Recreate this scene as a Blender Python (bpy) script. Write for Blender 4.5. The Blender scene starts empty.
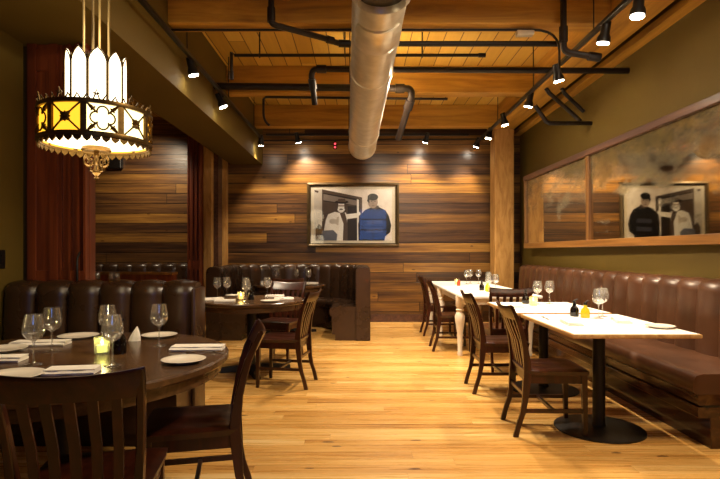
import bpy, bmesh, math, random
from mathutils import Vector
random.seed(7)
PI = math.pi
SC = bpy.context.scene
C = SC.collection

# ------------------------------------------------------------------ camera, world, exposure, big lights
cam_d = bpy.data.cameras.new('camera'); cam = bpy.data.objects.new('camera', cam_d); C.objects.link(cam)
cam.location = (0, 0, 1.25); cam.rotation_euler = (PI/2, 0, 0)
cam_d.sensor_width = 36; cam_d.lens = 26.0; cam_d.shift_y = 0.0174; cam_d.clip_start = 0.05
SC.camera = cam
SC.view_settings.view_transform = 'Standard'; SC.view_settings.look = 'None'
SC.view_settings.exposure = 0.75; SC.view_settings.gamma = 1.0
SC.view_settings.use_curve_mapping = False
w = bpy.data.worlds.new('world'); SC.world = w; w.use_nodes = True
w.node_tree.nodes['Background'].inputs[0].default_value = (1.0, 0.80, 0.56, 1)
w.node_tree.nodes['Background'].inputs[1].default_value = 0.10
WARM = (1.0, 0.81, 0.56)

def light(kind, name, loc, power, color=WARM, size=0.05, target=None, angle=70, blend=0.6):
    d = bpy.data.lights.new(name, kind); d.energy = power; d.color = color
    if kind == 'AREA':
        d.shape = 'DISK'; d.size = size
    else:
        d.shadow_soft_size = size
    if kind == 'SPOT':
        d.spot_size = math.radians(angle); d.spot_blend = blend
    o = bpy.data.objects.new(name, d); C.objects.link(o); o.location = loc
    if target is not None:
        o.rotation_euler = (Vector(target)-Vector(loc)).to_track_quat('-Z', 'Y').to_euler()
    return o
# two added overhead fills brighten the room, no fixtures; then the side room spot
light('AREA', 'area_fill_near', (1.55, 2.1, 3.3), 62, size=0.5, target=(0.8, 2.8, 0))
light('AREA', 'area_fill_middle', (0.35, 5.9, 3.12), 130, size=0.5, target=(0.35, 5.9, 0))
light('SPOT', 'side_room_spot', (-3.6, 7.9, 3.3), 110, target=(-3.75, 9.3, 1.9), angle=95, blend=1)

# ------------------------------------------------------------------ material helpers
def lin(h):
    h = h.lstrip('#')
    c = [int(h[i:i+2], 16)/255 for i in (0, 2, 4)]
    return tuple(((x/12.92) if x <= 0.04045 else ((x+0.055)/1.055)**2.4) for x in c) + (1.0,)

class NT:
    def __init__(s, name):
        s.m = bpy.data.materials.new(name); s.m.use_nodes = True
        s.t = s.m.node_tree; s.n = s.t.nodes; s.l = s.t.links
        s.b = s.n['Principled BSDF']; s.out = s.n['Material Output']
    def node(s, typ, **kw):
        nd = s.n.new(typ)
        for k, v in kw.items(): setattr(nd, k, v)
        return nd
    def link(s, a, b): s.l.new(a, b)
    def val(s, sock, v):
        if hasattr(v, 'is_output'): s.l.new(v, sock)
        else: sock.default_value = v
    def math(s, op, a, b=0.0, c=0.0):
        nd = s.node('ShaderNodeMath', operation=op)
        s.val(nd.inputs[0], a); s.val(nd.inputs[1], b); s.val(nd.inputs[2], c)
        return nd.outputs[0]
    def comb(s, x, y, z):
        nd = s.node('ShaderNodeCombineXYZ')
        s.val(nd.inputs[0], x); s.val(nd.inputs[1], y); s.val(nd.inputs[2], z)
        return nd.outputs[0]
    def pos(s, kind='Position'):
        if kind == 'Position': o = s.node('ShaderNodeNewGeometry').outputs['Position']
        else: o = s.node('ShaderNodeTexCoord').outputs[kind]
        sp = s.node('ShaderNodeSeparateXYZ'); s.link(o, sp.inputs[0])
        return sp.outputs[0], sp.outputs[1], sp.outputs[2], o
    def noise(s, vec, scale=5.0, detail=3.0, rough=0.55, dist=0.0):
        nd = s.node('ShaderNodeTexNoise'); s.link(vec, nd.inputs['Vector'])
        nd.inputs['Scale'].default_value = scale; nd.inputs['Detail'].default_value = detail
        nd.inputs['Roughness'].default_value = rough; nd.inputs['Distortion'].default_value = dist
        return nd.outputs[0]
    def white(s, vec):
        nd = s.node('ShaderNodeTexWhiteNoise', noise_dimensions='3D'); s.link(vec, nd.inputs['Vector'])
        return nd.outputs['Value']
    def ramp(s, fac, stops, interp='LINEAR'):
        nd = s.node('ShaderNodeValToRGB'); nd.color_ramp.interpolation = interp
        el = nd.color_ramp.elements
        while len(el) < len(stops): el.new(0.5)
        for e, (p, c) in zip(el, stops):
            e.position = p; e.color = c if isinstance(c, tuple) else lin(c)
        s.val(nd.inputs[0], fac); return nd.outputs[0]
    def mix(s, fac, a, b, mode='MIX'):
        nd = s.node('ShaderNodeMix', data_type='RGBA', blend_type=mode)
        s.val(nd.inputs[0], fac); s.val(nd.inputs[6], a); s.val(nd.inputs[7], b)
        return nd.outputs[2]
    def bump(s, h, strength=0.3, dist=0.01):
        nd = s.node('ShaderNodeBump'); nd.inputs['Strength'].default_value = strength
        nd.inputs['Distance'].default_value = dist; s.link(h, nd.inputs['Height'])
        s.link(nd.outputs[0], s.b.inputs['Normal'])
    def base(s, v): s.val(s.b.inputs['Base Color'], v)
    def rough(s, v): s.val(s.b.inputs['Roughness'], v)
    def metal(s, v): s.b.inputs['Metallic'].default_value = v

def plain(name, col, rough=0.5, metal=0.0, spec=0.5, vary=0.12, scale=8.0, emit=None, estr=0.0):
    k = NT(name); c = lin(col)
    x, y, z, p = k.pos('Object')
    n = k.noise(p, scale, 3)
    d = tuple(v*(1-vary) for v in c[:3])+(1,); e = tuple(min(1, v*(1+vary)) for v in c[:3])+(1,)
    k.base(k.ramp(n, [(0.3, d), (0.7, e)])); k.rough(rough); k.metal(metal)
    k.b.inputs['Specular IOR Level'].default_value = spec
    if emit:
        k.b.inputs['Emission Color'].default_value = lin(emit); k.b.inputs['Emission Strength'].default_value = estr
    return k.m

def boards(name, along, across, width, length, palette, grain, rough=(0.3, 0.5), gap=0.03, gapcol='#0a0503', knots=0.0,
           bumps=0.25, gvar=0.35, spec=0.5, tvar=0.6):
    """Boards running along one axis; each board gets its own tone."""
    k = NT(name)
    P = k.pos('Position'); a = P[along]; c = P[across]
    cw = k.math('DIVIDE', c, width); idx = k.math('FLOOR', cw); fr = k.math('FRACT', cw)
    r0 = k.white(k.comb(idx, 3.7, 1.3))
    al = k.math('ADD', k.math('DIVIDE', a, length), k.math('MULTIPLY', r0, 7.3))
    seg = k.math('FLOOR', al); fs = k.math('FRACT', al)
    r1 = k.white(k.comb(idx, seg, 9.1))
    r2 = k.white(k.comb(idx, seg, 4.4))
    gv = k.comb(k.math('ADD', k.math('MULTIPLY', a, grain[0]), k.math('MULTIPLY', r1, 50)),
                k.math('MULTIPLY', c, grain[1]), k.math('MULTIPLY', r2, 30))
    g = k.noise(gv, 1.0, 6, 0.65, 0.6)
    g2 = k.noise(k.comb(k.math('ADD', k.math('MULTIPLY', a, grain[0]*0.35), k.math('MULTIPLY', r2, 50)), k.math('MULTIPLY', c, grain[1]*0.25), r1), 1.0, 3, 0.5, 0.3)
    tone = k.math('ADD', k.math('ADD', 0.5, k.math('MULTIPLY', k.math('SUBTRACT', r1, 0.5), tvar)), k.math('MULTIPLY', k.math('SUBTRACT', g, 0.5), gvar*1.6))
    tone = k.math('ADD', tone, k.math('MULTIPLY', k.math('SUBTRACT', g2, 0.5), gvar*1.4))
    col = k.ramp(tone, palette)
    if knots:
        kv = k.comb(k.math('MULTIPLY', a, 2.2), k.math('MULTIPLY', c, 5.0), k.math('MULTIPLY', r2, 20))
        vo = k.node('ShaderNodeTexVoronoi'); k.link(kv, vo.inputs['Vector']); vo.inputs['Scale'].default_value = 1.25
        kn = k.math('LESS_THAN', k.math('ADD', vo.outputs['Distance'], k.math('MULTIPLY', k.math('SUBTRACT', g, 0.5), 0.25)), 0.085)
        col = k.mix(k.math('MULTIPLY', kn, knots), col, lin('#3a1c08'))
    e1 = k.math('LESS_THAN', fr, gap); e2 = k.math('LESS_THAN', fs, gap*width/length*0.8)
    edge = k.math('MAXIMUM', e1, e2)
    col = k.mix(k.math('MULTIPLY', edge, 0.85), col, lin(gapcol))
    k.base(col)
    k.b.inputs['Specular IOR Level'].default_value = spec
    k.rough(k.math('ADD', rough[0], k.math('MULTIPLY', g, rough[1]-rough[0])))
    h = k.math('ADD', k.math('SUBTRACT', 1.0, edge), k.math('MULTIPLY', g, 0.25))
    h = k.math('ADD', h, k.math('MULTIPLY', r2, 0.25))
    k.bump(h, bumps, 0.008)
    return k.m

def timber(name, palette, axis=0, grain=(1.5, 18.0), rough=0.45, kind='Object', spec=0.5, bump=0.15):
    k = NT(name); P = k.pos(kind)
    o = [i for i in (0, 1, 2) if i != axis]
    v = k.comb(k.math('MULTIPLY', P[axis], grain[0]), k.math('MULTIPLY', P[o[0]], grain[1]), k.math('MULTIPLY', P[o[1]], grain[1]))
    oi = k.node('ShaderNodeObjectInfo')
    va = k.node('ShaderNodeVectorMath', operation='ADD'); k.link(v, va.inputs[0])
    k.link(k.comb(k.math('MULTIPLY', oi.outputs['Random'], 40), 0.0, 0.0), va.inputs[1])
    g = k.noise(va.outputs[0], 1.0, 6, 0.6, 0.8)
    k.base(k.ramp(g, palette)); k.rough(rough); k.b.inputs['Specular IOR Level'].default_value = spec
    k.bump(g, bump, 0.004)
    return k.m

def emitter(name, col, strength):
    k = NT(name); k.base(lin('#101010'))
    k.b.inputs['Emission Color'].default_value = lin(col); k.b.inputs['Emission Strength'].default_value = strength
    return k.m

def glass(name, tint='#ffffff', gloss=0.12, rough=0.02, body=0.0):
    k = NT(name)
    tr = k.node('ShaderNodeBsdfTransparent'); tr.inputs[0].default_value = lin(tint)
    gl = k.node('ShaderNodeBsdfGlossy'); gl.inputs['Roughness'].default_value = rough
    lw = k.node('ShaderNodeLayerWeight'); lw.inputs['Blend'].default_value = 0.35
    f = k.math('ADD', k.math('MULTIPLY', lw.outputs['Facing'], 0.75), gloss)
    mx = k.node('ShaderNodeMixShader'); k.link(f, mx.inputs[0]); k.link(tr.outputs[0], mx.inputs[1]); k.link(gl.outputs[0], mx.inputs[2])
    df = k.node('ShaderNodeBsdfTranslucent'); df.inputs[0].default_value = (0.9, 0.88, 0.84, 1)
    m2 = k.node('ShaderNodeMixShader'); m2.inputs[0].default_value = body; k.link(mx.outputs[0], m2.inputs[1]); k.link(df.outputs[0], m2.inputs[2])
    k.link(m2.outputs[0], k.out.inputs['Surface'])
    return k.m

# ------------------------------------------------------------------ materials
M = {}
M['planks'] = boards('wall_planks', 0, 2, 0.176, 6.5,
    [(0.0, '#24160f'), (0.25, '#3c2618'), (0.48, '#5a3c1f'), (0.68, '#7a5426'), (0.86, '#966c30'), (1.0, '#aa7f3e')],
    (1.5, 46.0), (0.22, 0.42), 0.07, '#080402', knots=0.6, bumps=0.6, gvar=0.6, tvar=0.6)
M['floor'] = boards('floor_boards', 0, 1, 0.105, 2.2,
    [(0.0, '#9a6a30'), (0.25, '#c08c46'), (0.5, '#d2a25a'), (0.75, '#dcb06a'), (1.0, '#e8c68a')],
    (1.6, 34.0), (0.20, 0.36), 0.02, '#7a4a1e', knots=0.75, bumps=0.1, gvar=0.72, tvar=0.45)
M['decking'] = boards('ceiling_decking', 1, 0, 0.19, 4.0,
    [(0.0, '#a07a26'), (0.5, '#c49a3c'), (1.0, '#dab658')], (1.2, 20.0), (0.5, 0.7), 0.06, '#2a1606', bumps=0.3)
beam_pal = [(0.25, '#7c5414'), (0.5, '#a87822'), (0.75, '#c89634')]
M['beam'] = timber('beam_timber', beam_pal, 0, (0.9, 11), 0.6)
M['girder'] = timber('girder_timber', beam_pal, 1, (0.9, 11), 0.6)
M['post'] = timber('post_timber', [(0.25, '#8a5e2a'), (0.5, '#b08242'), (0.75, '#c4985a')], 2, (3.0, 14), 0.6)
M['redwood'] = timber('red_stained_wood', [(0.25, '#42190c'), (0.5, '#682e16'), (0.75, '#86421e')], 2, (0.8, 16), 0.4)
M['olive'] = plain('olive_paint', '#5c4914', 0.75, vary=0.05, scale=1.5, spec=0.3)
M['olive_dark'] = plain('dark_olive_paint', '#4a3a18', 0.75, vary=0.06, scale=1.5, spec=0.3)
M['chair'] = timber('dark_chair_wood', [(0.25, '#1a0905'), (0.5, '#301208'), (0.75, '#461d0e')], 2, (2, 22), 0.28, bump=0.05)
M['table_dark'] = timber('dark_table_wood', [(0.25, '#342214'), (0.5, '#4c341f'), (0.75, '#64472b')], 0, (2.0, 20), 0.25, bump=0.04)
M['edge_wood'] = timber('table_edge_wood', [(0.25, '#8e6234'), (0.5, '#b58a54'), (0.75, '#cfa870')], 1, (2, 24), 0.45)
M['white_top'] = plain('white_table_top', '#f7f5f0', 0.4, vary=0.03, scale=2)
M['paint_white'] = plain('white_painted_wood', '#d9cdbb', 0.5, vary=0.06)
M['black_metal'] = plain('black_metal', '#120e0c', 0.42, 0.2, vary=0.2)
M['pipe'] = plain('black_iron_pipe', '#1e1510', 0.45, 0.5, vary=0.25)
M['frame_dark'] = timber('dark_frame_wood', [(0.25, '#35201a'), (0.5, '#50352a'), (0.75, '#6b4a38')], 1, (1, 20), 0.3)
M['frame_rail'] = timber('mirror_rail_wood', [(0.25, '#5e3a18'), (0.5, '#7e5426'), (0.75, '#9a6c36')], 1, (1, 20), 0.35)
M['frame_stile'] = timber('mirror_stile_wood', [(0.25, '#50341a'), (0.5, '#6e4a24'), (0.75, '#8a6234')], 2, (1, 20), 0.35)
M['gold_frame'] = plain('dull_gold_frame', '#54432a', 0.4, 0.5, vary=0.2)
M['mat'] = plain('picture_mat', '#e4dccb', 0.8, vary=0.02)
M['ceramic'] = plain('white_ceramic', '#ece2d2', 0.2, vary=0.02)
M['linen'] = plain('white_linen', '#e9e2d8', 0.85, vary=0.05, scale=40)
M['steel'] = plain('cutlery_steel', '#c8c4bc', 0.2, 1.0, vary=0.05)
M['brass'] = plain('aged_brass', '#5a431c', 0.4, 0.8, vary=0.3, scale=30)
M['brass_light'] = plain('pale_brass', '#806232', 0.4, 0.8, vary=0.2, scale=30)
M['rod'] = plain('chandelier_rod_metal', '#b09a68', 0.5, 0.3, vary=0.1)
M['black_glass'] = plain('dark_bottle', '#120b08', 0.08, vary=0.1)
M['oil'] = plain('yellow_oil', '#c9b21e', 0.12, vary=0.08, scale=20, emit='#c9b21e', estr=0.0)
M['red'] = plain('red_glaze', '#a8482c', 0.3, vary=0.1)
M['glass'] = glass('clear_glass', body=0.07)
M['green_glass'] = glass('green_candle_glass', '#dfe8bc', 0.1, body=0.12)
M['amber_glass'] = glass('amber_candle_glass', '#f4e4bc', 0.1, body=0.1)
M['wax'] = plain('candle_wax', '#f4e8b8', 0.6, vary=0.03, emit='#ffeab0', estr=1.3)  # wax emission stands in for the flame's glow
M['flame'] = emitter('candle_flame', '#ffdf8a', 30)
M['lamp_face'] = emitter('lamp_face', '#fff2da', 45)
M['dusk'] = emitter('dusk_sky_glass', '#5a98ff', 1.9)
M['red_led'] = emitter('red_led', '#ff3a44', 2.5)
M['white_led'] = emitter('white_led', '#ffe2c8', 6)
M['panel_white'] = emitter('lit_milk_glass', '#ffe9bd', 2.6)
M['panel_amber'] = emitter('lit_amber_glass', '#ffb02a', 1.15)
M['panel_cream'] = emitter('lit_cream_glass', '#ffe6a0', 2.0)

def leather_mat(name, a, b, rough):
    k = NT(name); x, y, z, p = k.pos('Object')
    n = k.noise(p, 3.0, 4); k.base(k.ramp(n, [(0.3, a), (0.7, b)]))
    k.rough(k.math('ADD', rough, k.math('MULTIPLY', n, 0.12)))
    v = k.node('ShaderNodeTexVoronoi'); k.link(p, v.inputs['Vector']); v.inputs['Scale'].default_value = 160
    k.bump(k.math('ADD', v.outputs['Distance'], k.math('MULTIPLY', k.noise(p, 14, 3), 3.0)), 0.12, 0.003)
    return k.m
M['leather'] = leather_mat('brown_leather', '#3d2516', '#543421', 0.27)
M['leather_dark'] = leather_mat('dark_brown_leather', '#2a1b10', '#3e291a', 0.22)
M['bench_wood'] = timber('bench_front_wood', [(0.25, '#24120a'), (0.5, '#3c2010'), (0.75, '#573a1a')], 1, (0.8, 14), 0.14, bump=0.03)

def metal_duct():
    k = NT('spiral_duct_metal'); x, y, z, p = k.pos('Object')
    ang = k.math('ARCTAN2', z, x)
    sp = k.math('FRACT', k.math('ADD', k.math('MULTIPLY', y, 9.0), k.math('DIVIDE', ang, 2*PI)))
    rid = k.math('LESS_THAN', k.math('ABSOLUTE', k.math('SUBTRACT', sp, 0.5)), 0.07)
    n = k.noise(p, 9, 4)
    k.base(k.ramp(n, [(0.3, '#c4bba8'), (0.7, '#ded6c6')]))
    k.metal(0.6); k.rough(k.math('ADD', 0.32, k.math('MULTIPLY', n, 0.12)))
    k.bump(k.math('ADD', rid, k.math('MULTIPLY', n, 0.15)), 0.5, 0.006)
    return k.m
M['duct'] = metal_duct()

def mirror_mat():
    k = NT('antique_mirror'); P = k.pos('Object')
    pv = k.comb(P[0], k.math('MULTIPLY', P[1], 0.45), P[2])
    n = k.noise(pv, 5.5, 7, 0.62); n2 = k.noise(pv, 1.5, 2, 0.5)
    up = k.math('MULTIPLY', k.math('SUBTRACT', P[2], 0.62), 0.42)
    f = k.math('ADD', k.math('ADD', n, k.math('MULTIPLY', k.math('SUBTRACT', n2, 0.5), 0.5)), up)
    fac = k.ramp(f, [(0.48, (0, 0, 0, 1)), (0.70, (0.85, 0.85, 0.85, 1))])
    n3 = k.noise(pv, 13.0, 6, 0.72)
    k.base(k.mix(fac, lin('#dcd2b6'), k.ramp(n3, [(0.35, '#46391a'), (0.65, '#9a8440')]))); k.b.inputs['Metallic'].default_value = 1.0
    k.val(k.b.inputs['Metallic'], k.math('SUBTRACT', 1.0, k.math('MULTIPLY', fac, 0.35)))
    k.rough(k.math('ADD', 0.03, k.math('MULTIPLY', fac, 0.14)))
    return k.m
M['mirror'] = mirror_mat()

# ------------------------------------------------------------------ mesh helpers
def add_box(bm, x0, x1, y0, y1, z0, z1):
    v = [bm.verts.new((x, y, z)) for x in (x0, x1) for y in (y0, y1) for z in (z0, z1)]
    for f in ((0, 1, 3, 2), (4, 6, 7, 5), (0, 4, 5, 1), (2, 3, 7, 6), (0, 2, 6, 4), (1, 5, 7, 3)):
        bm.faces.new([v[i] for i in f])
def bx(*a, bev=0.0):
    bm = bmesh.new(); add_box(bm, *a)
    if bev: bmesh.ops.bevel(bm, geom=bm.edges[:], offset=bev, segments=2, affect='EDGES', profile=0.5)
    return bm
def loft(bm, rings, closed=True, caps=True, loop=False):
    R = [[bm.verts.new(p) for p in r] for r in rings]
    n = len(R[0]); m = len(R)
    for i in range(m if loop else m-1):
        a, b = R[i], R[(i+1) % m]
        for j in range(n if closed else n-1):
            k = (j+1) % n
            try: bm.faces.new((a[j], a[k], b[k], b[j]))
            except ValueError: pass
    if caps and not loop:
        try: bm.faces.new(R[0][::-1]); bm.faces.new(R[-1])
        except ValueError: pass
    return R
def frames(path):
    out = []; P = [Vector(p) for p in path]; n = len(P)
    up = None
    for i in range(n):
        t = (P[min(i+1, n-1)]-P[max(i-1, 0)]).normalized()
        if up is None:
            up = Vector((0, 0, 1)) if abs(t.z) < 0.9 else Vector((0, 1, 0))
        a = t.cross(up).normalized(); b = a.cross(t).normalized(); up = b
        out.append((P[i], a, b))
    return out
def tube(bm, path, r, n=10, caps=True):
    F = frames(path); rs = r if isinstance(r, (list, tuple)) else [r]*len(F)
    loft(bm, [[p+a*(math.cos(2*PI*j/n)*q)+b*(math.sin(2*PI*j/n)*q) for j in range(n)] for (p, a, b), q in zip(F, rs)], True, caps)
def lathe(bm, prof, n=24, c=(0, 0, 0)):
    """(r, z) profile turned about a vertical axis"""
    R = []
    for r, z in prof:
        if r < 1e-5: R.append([bm.verts.new((c[0], c[1], c[2]+z))])
        else: R.append([bm.verts.new((c[0]+r*math.cos(2*PI*j/n), c[1]+r*math.sin(2*PI*j/n), c[2]+z)) for j in range(n)])
    for a, b in zip(R, R[1:]):
        for j in range(n):
            k = (j+1) % n
            if len(a) == 1 and len(b) == 1: continue
            if len(a) == 1: f = (a[0], b[k], b[j])
            elif len(b) == 1: f = (a[j], a[k], b[0])
            else: f = (a[j], a[k], b[k], b[j])
            bm.faces.new(f)
def prism(bm, pts, d, axis='y', at=0.0):
    """Polygon in two axes pulled along the third."""
    def V(p, t):
        if axis == 'y': return (p[0], at+t, p[1])
        if axis == 'z': return (p[0], p[1], at+t)
        return (at+t, p[0], p[1])
    a = [bm.verts.new(V(p, 0)) for p in pts]; b = [bm.verts.new(V(p, d)) for p in pts]
    n = len(pts)
    bm.faces.new(a); bm.faces.new(b[::-1])
    for i in range(n): bm.faces.new((a[i], a[(i+1) % n], b[(i+1) % n], b[i]))
def finish(bm, smooth=True, angle=35):
    bmesh.ops.recalc_face_normals(bm, faces=bm.faces[:])
    if smooth:
        for f in bm.faces: f.smooth = True
        for e in bm.edges:
            if len(e.link_faces) == 2 and e.calc_face_angle(0) > math.radians(angle): e.smooth = False
def obj(name, bm, mat, parent=None, smooth=True, angle=35, loc=None, rz=None):
    finish(bm, smooth, angle)
    me = bpy.data.meshes.new(name); bm.to_mesh(me); bm.free()
    for m in (mat if isinstance(mat, (list, tuple)) else [mat]): me.materials.append(m)
    o = bpy.data.objects.new(name, me); C.objects.link(o)
    if parent: o.parent = parent
    if loc: o.location = loc
    if rz is not None: o.rotation_euler = (0, 0, rz)
    return o
def tag(o, label, cat, group=None):
    o['label'] = label; o['category'] = cat
    if group: o['group'] = group
    return o
def thing(name, label, cat, loc=(0, 0, 0), rz=0.0, group=None):
    o = bpy.data.objects.new(name, None); C.objects.link(o); o.empty_display_size = 0.1
    o.location = loc; o.rotation_euler = (0, 0, rz)
    return tag(o, label, cat, group)
def struct(name, bm, mat, smooth=False, parent=None):
    o = obj(name, bm, mat, parent, smooth)
    if not parent: o['kind'] = 'structure'
    return o
def kids(o): return [c for c in KIDS.get(o.name, [])]
KIDS = {}
def dup(root, loc, rz, label, group=None):
    """A copy of a thing with copies of its parts and sub-parts."""
    r = root.copy(); C.objects.link(r); r.location = loc; r.rotation_euler = (0, 0, rz); r['label'] = label
    if group: r['group'] = group
    for ch in list(root.children):
        c = ch.copy(); C.objects.link(c); c.parent = r
        for g in list(ch.children):
            d = g.copy(); C.objects.link(d); d.parent = c
    return r

# ------------------------------------------------------------------ the room
WY = 9.30; WR = 2.86; DECK = 3.67; BEAM = 3.32
struct('floor', bx(-5.4, WR, -1.6, WY, -0.05, 0), M['floor'])
struct('ceiling', bx(-5.4, WR, -1.6, WY, DECK, DECK+0.06), M['decking'])
struct('wall_back', bx(-5.4, WR+0.1, WY, WY+0.12, 0, DECK), M['planks'])
struct('wall_right', bx(WR, WR+0.1, -1.6, WY, 0, DECK), M['olive'])
struct('wall_left', bx(-2.62, -2.52, -1.6, 3.89, 0, 2.81), M['olive'])
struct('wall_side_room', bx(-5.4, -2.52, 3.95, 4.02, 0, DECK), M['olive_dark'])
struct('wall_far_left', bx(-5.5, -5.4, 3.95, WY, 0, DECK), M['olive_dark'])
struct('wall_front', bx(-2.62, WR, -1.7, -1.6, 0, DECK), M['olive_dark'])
# window in the wall behind the camera, blue evening light outside
wn = struct('window_1', bx(-0.06, 1.06, -1.60, -1.57, 1.68, 2.95), M['frame_dark'])
for i in range(2):
    for j in range(3): obj('pane', bx(-0.01+i*0.52, 0.49+i*0.52, -1.57, -1.565, 1.73+j*0.40, 2.09+j*0.40), M['dusk'], wn, False)
struct('soffit', bx(-2.30, -1.74, -1.6, WY, 2.81, DECK), M['olive'])
struct('soffit', bx(-2.62, -2.30, -1.6, 4.02, 2.81, DECK), M['olive'])
struct('baseboard_back', bx(0.2, 2.2, WY-0.02, WY, 0, 0.13), M['frame_dark'])
for i, y in enumerate((2.75, 4.70, 6.75, 8.54)):
    struct('ceiling_beam', bx(-1.74, 2.27, y, y+0.2, BEAM, DECK, bev=0.008), M['beam'])
struct('ceiling_girder', bx(2.27, 2.61, -1.6, WY, 3.33, DECK, bev=0.01), M['girder'])
struct('trim_1', bx(2.74, WR, -1.6, WY, 3.33, 3.40), M['girder'])
struct('wall_post', bx(2.28, 2.61, 8.80, 9.12, 0, 3.33, bev=0.015), M['post'])
struct('wall_post', bx(-2.66, -2.52, 8.82, 9.05, 0, DECK, bev=0.01), M['post'])
struct('trim_2', bx(-2.44, -2.36, 9.20, WY, 0, DECK), M['post'])
struct('trim_3', bx(-2.52, -2.44, 8.95, WY, 0, DECK), M['frame_dark'])
# stacks of red stained sliding door panels either side of the opening to the side room
def door(n, x0, x1, y0, y1, z1, npan, handle):
    d = struct('door_%d' % n, bx(x0, x1, y0, y1, 0, z1), M['redwood'])
    wd = (x1-x0)/npan
    for i in range(npan):
        bm = bmesh.new(); a = x0+i*wd; dy = -0.018 - 0.02*((i*7) % 3)
        add_box(bm, a+0.004, a+wd*0.28, y0+dy, y0, 0.0, z1); add_box(bm, a+wd*0.72, a+wd-0.004, y0+dy, y0, 0.0, z1)
        for z in (0.02, 0.95, z1-0.2): add_box(bm, a+wd*0.28, a+wd*0.72, y0+dy+0.004, y0, z, z+0.16)
        obj('door_panel', bm, M['redwood'], d, False)
    if handle:
        bm = bmesh.new(); tube(bm, [(x1-0.05, y0-0.05, 0.95), (x1-0.05, y0-0.085, 1.0), (x1-0.05, y0-0.085, 1.2), (x1-0.05, y0-0.05, 1.25)], 0.008, 8)
        obj('door_handle', bm, M['black_metal'], d)
door(1, -2.49, -2.26, 3.90, 3.97, 2.806, 1, False)
door(2, -2.26, -2.035, 3.92, 4.0, 2.806, 3, True)
door(3, -2.90, -2.67, 8.74, 8.98, 3.66, 3, False)

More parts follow.
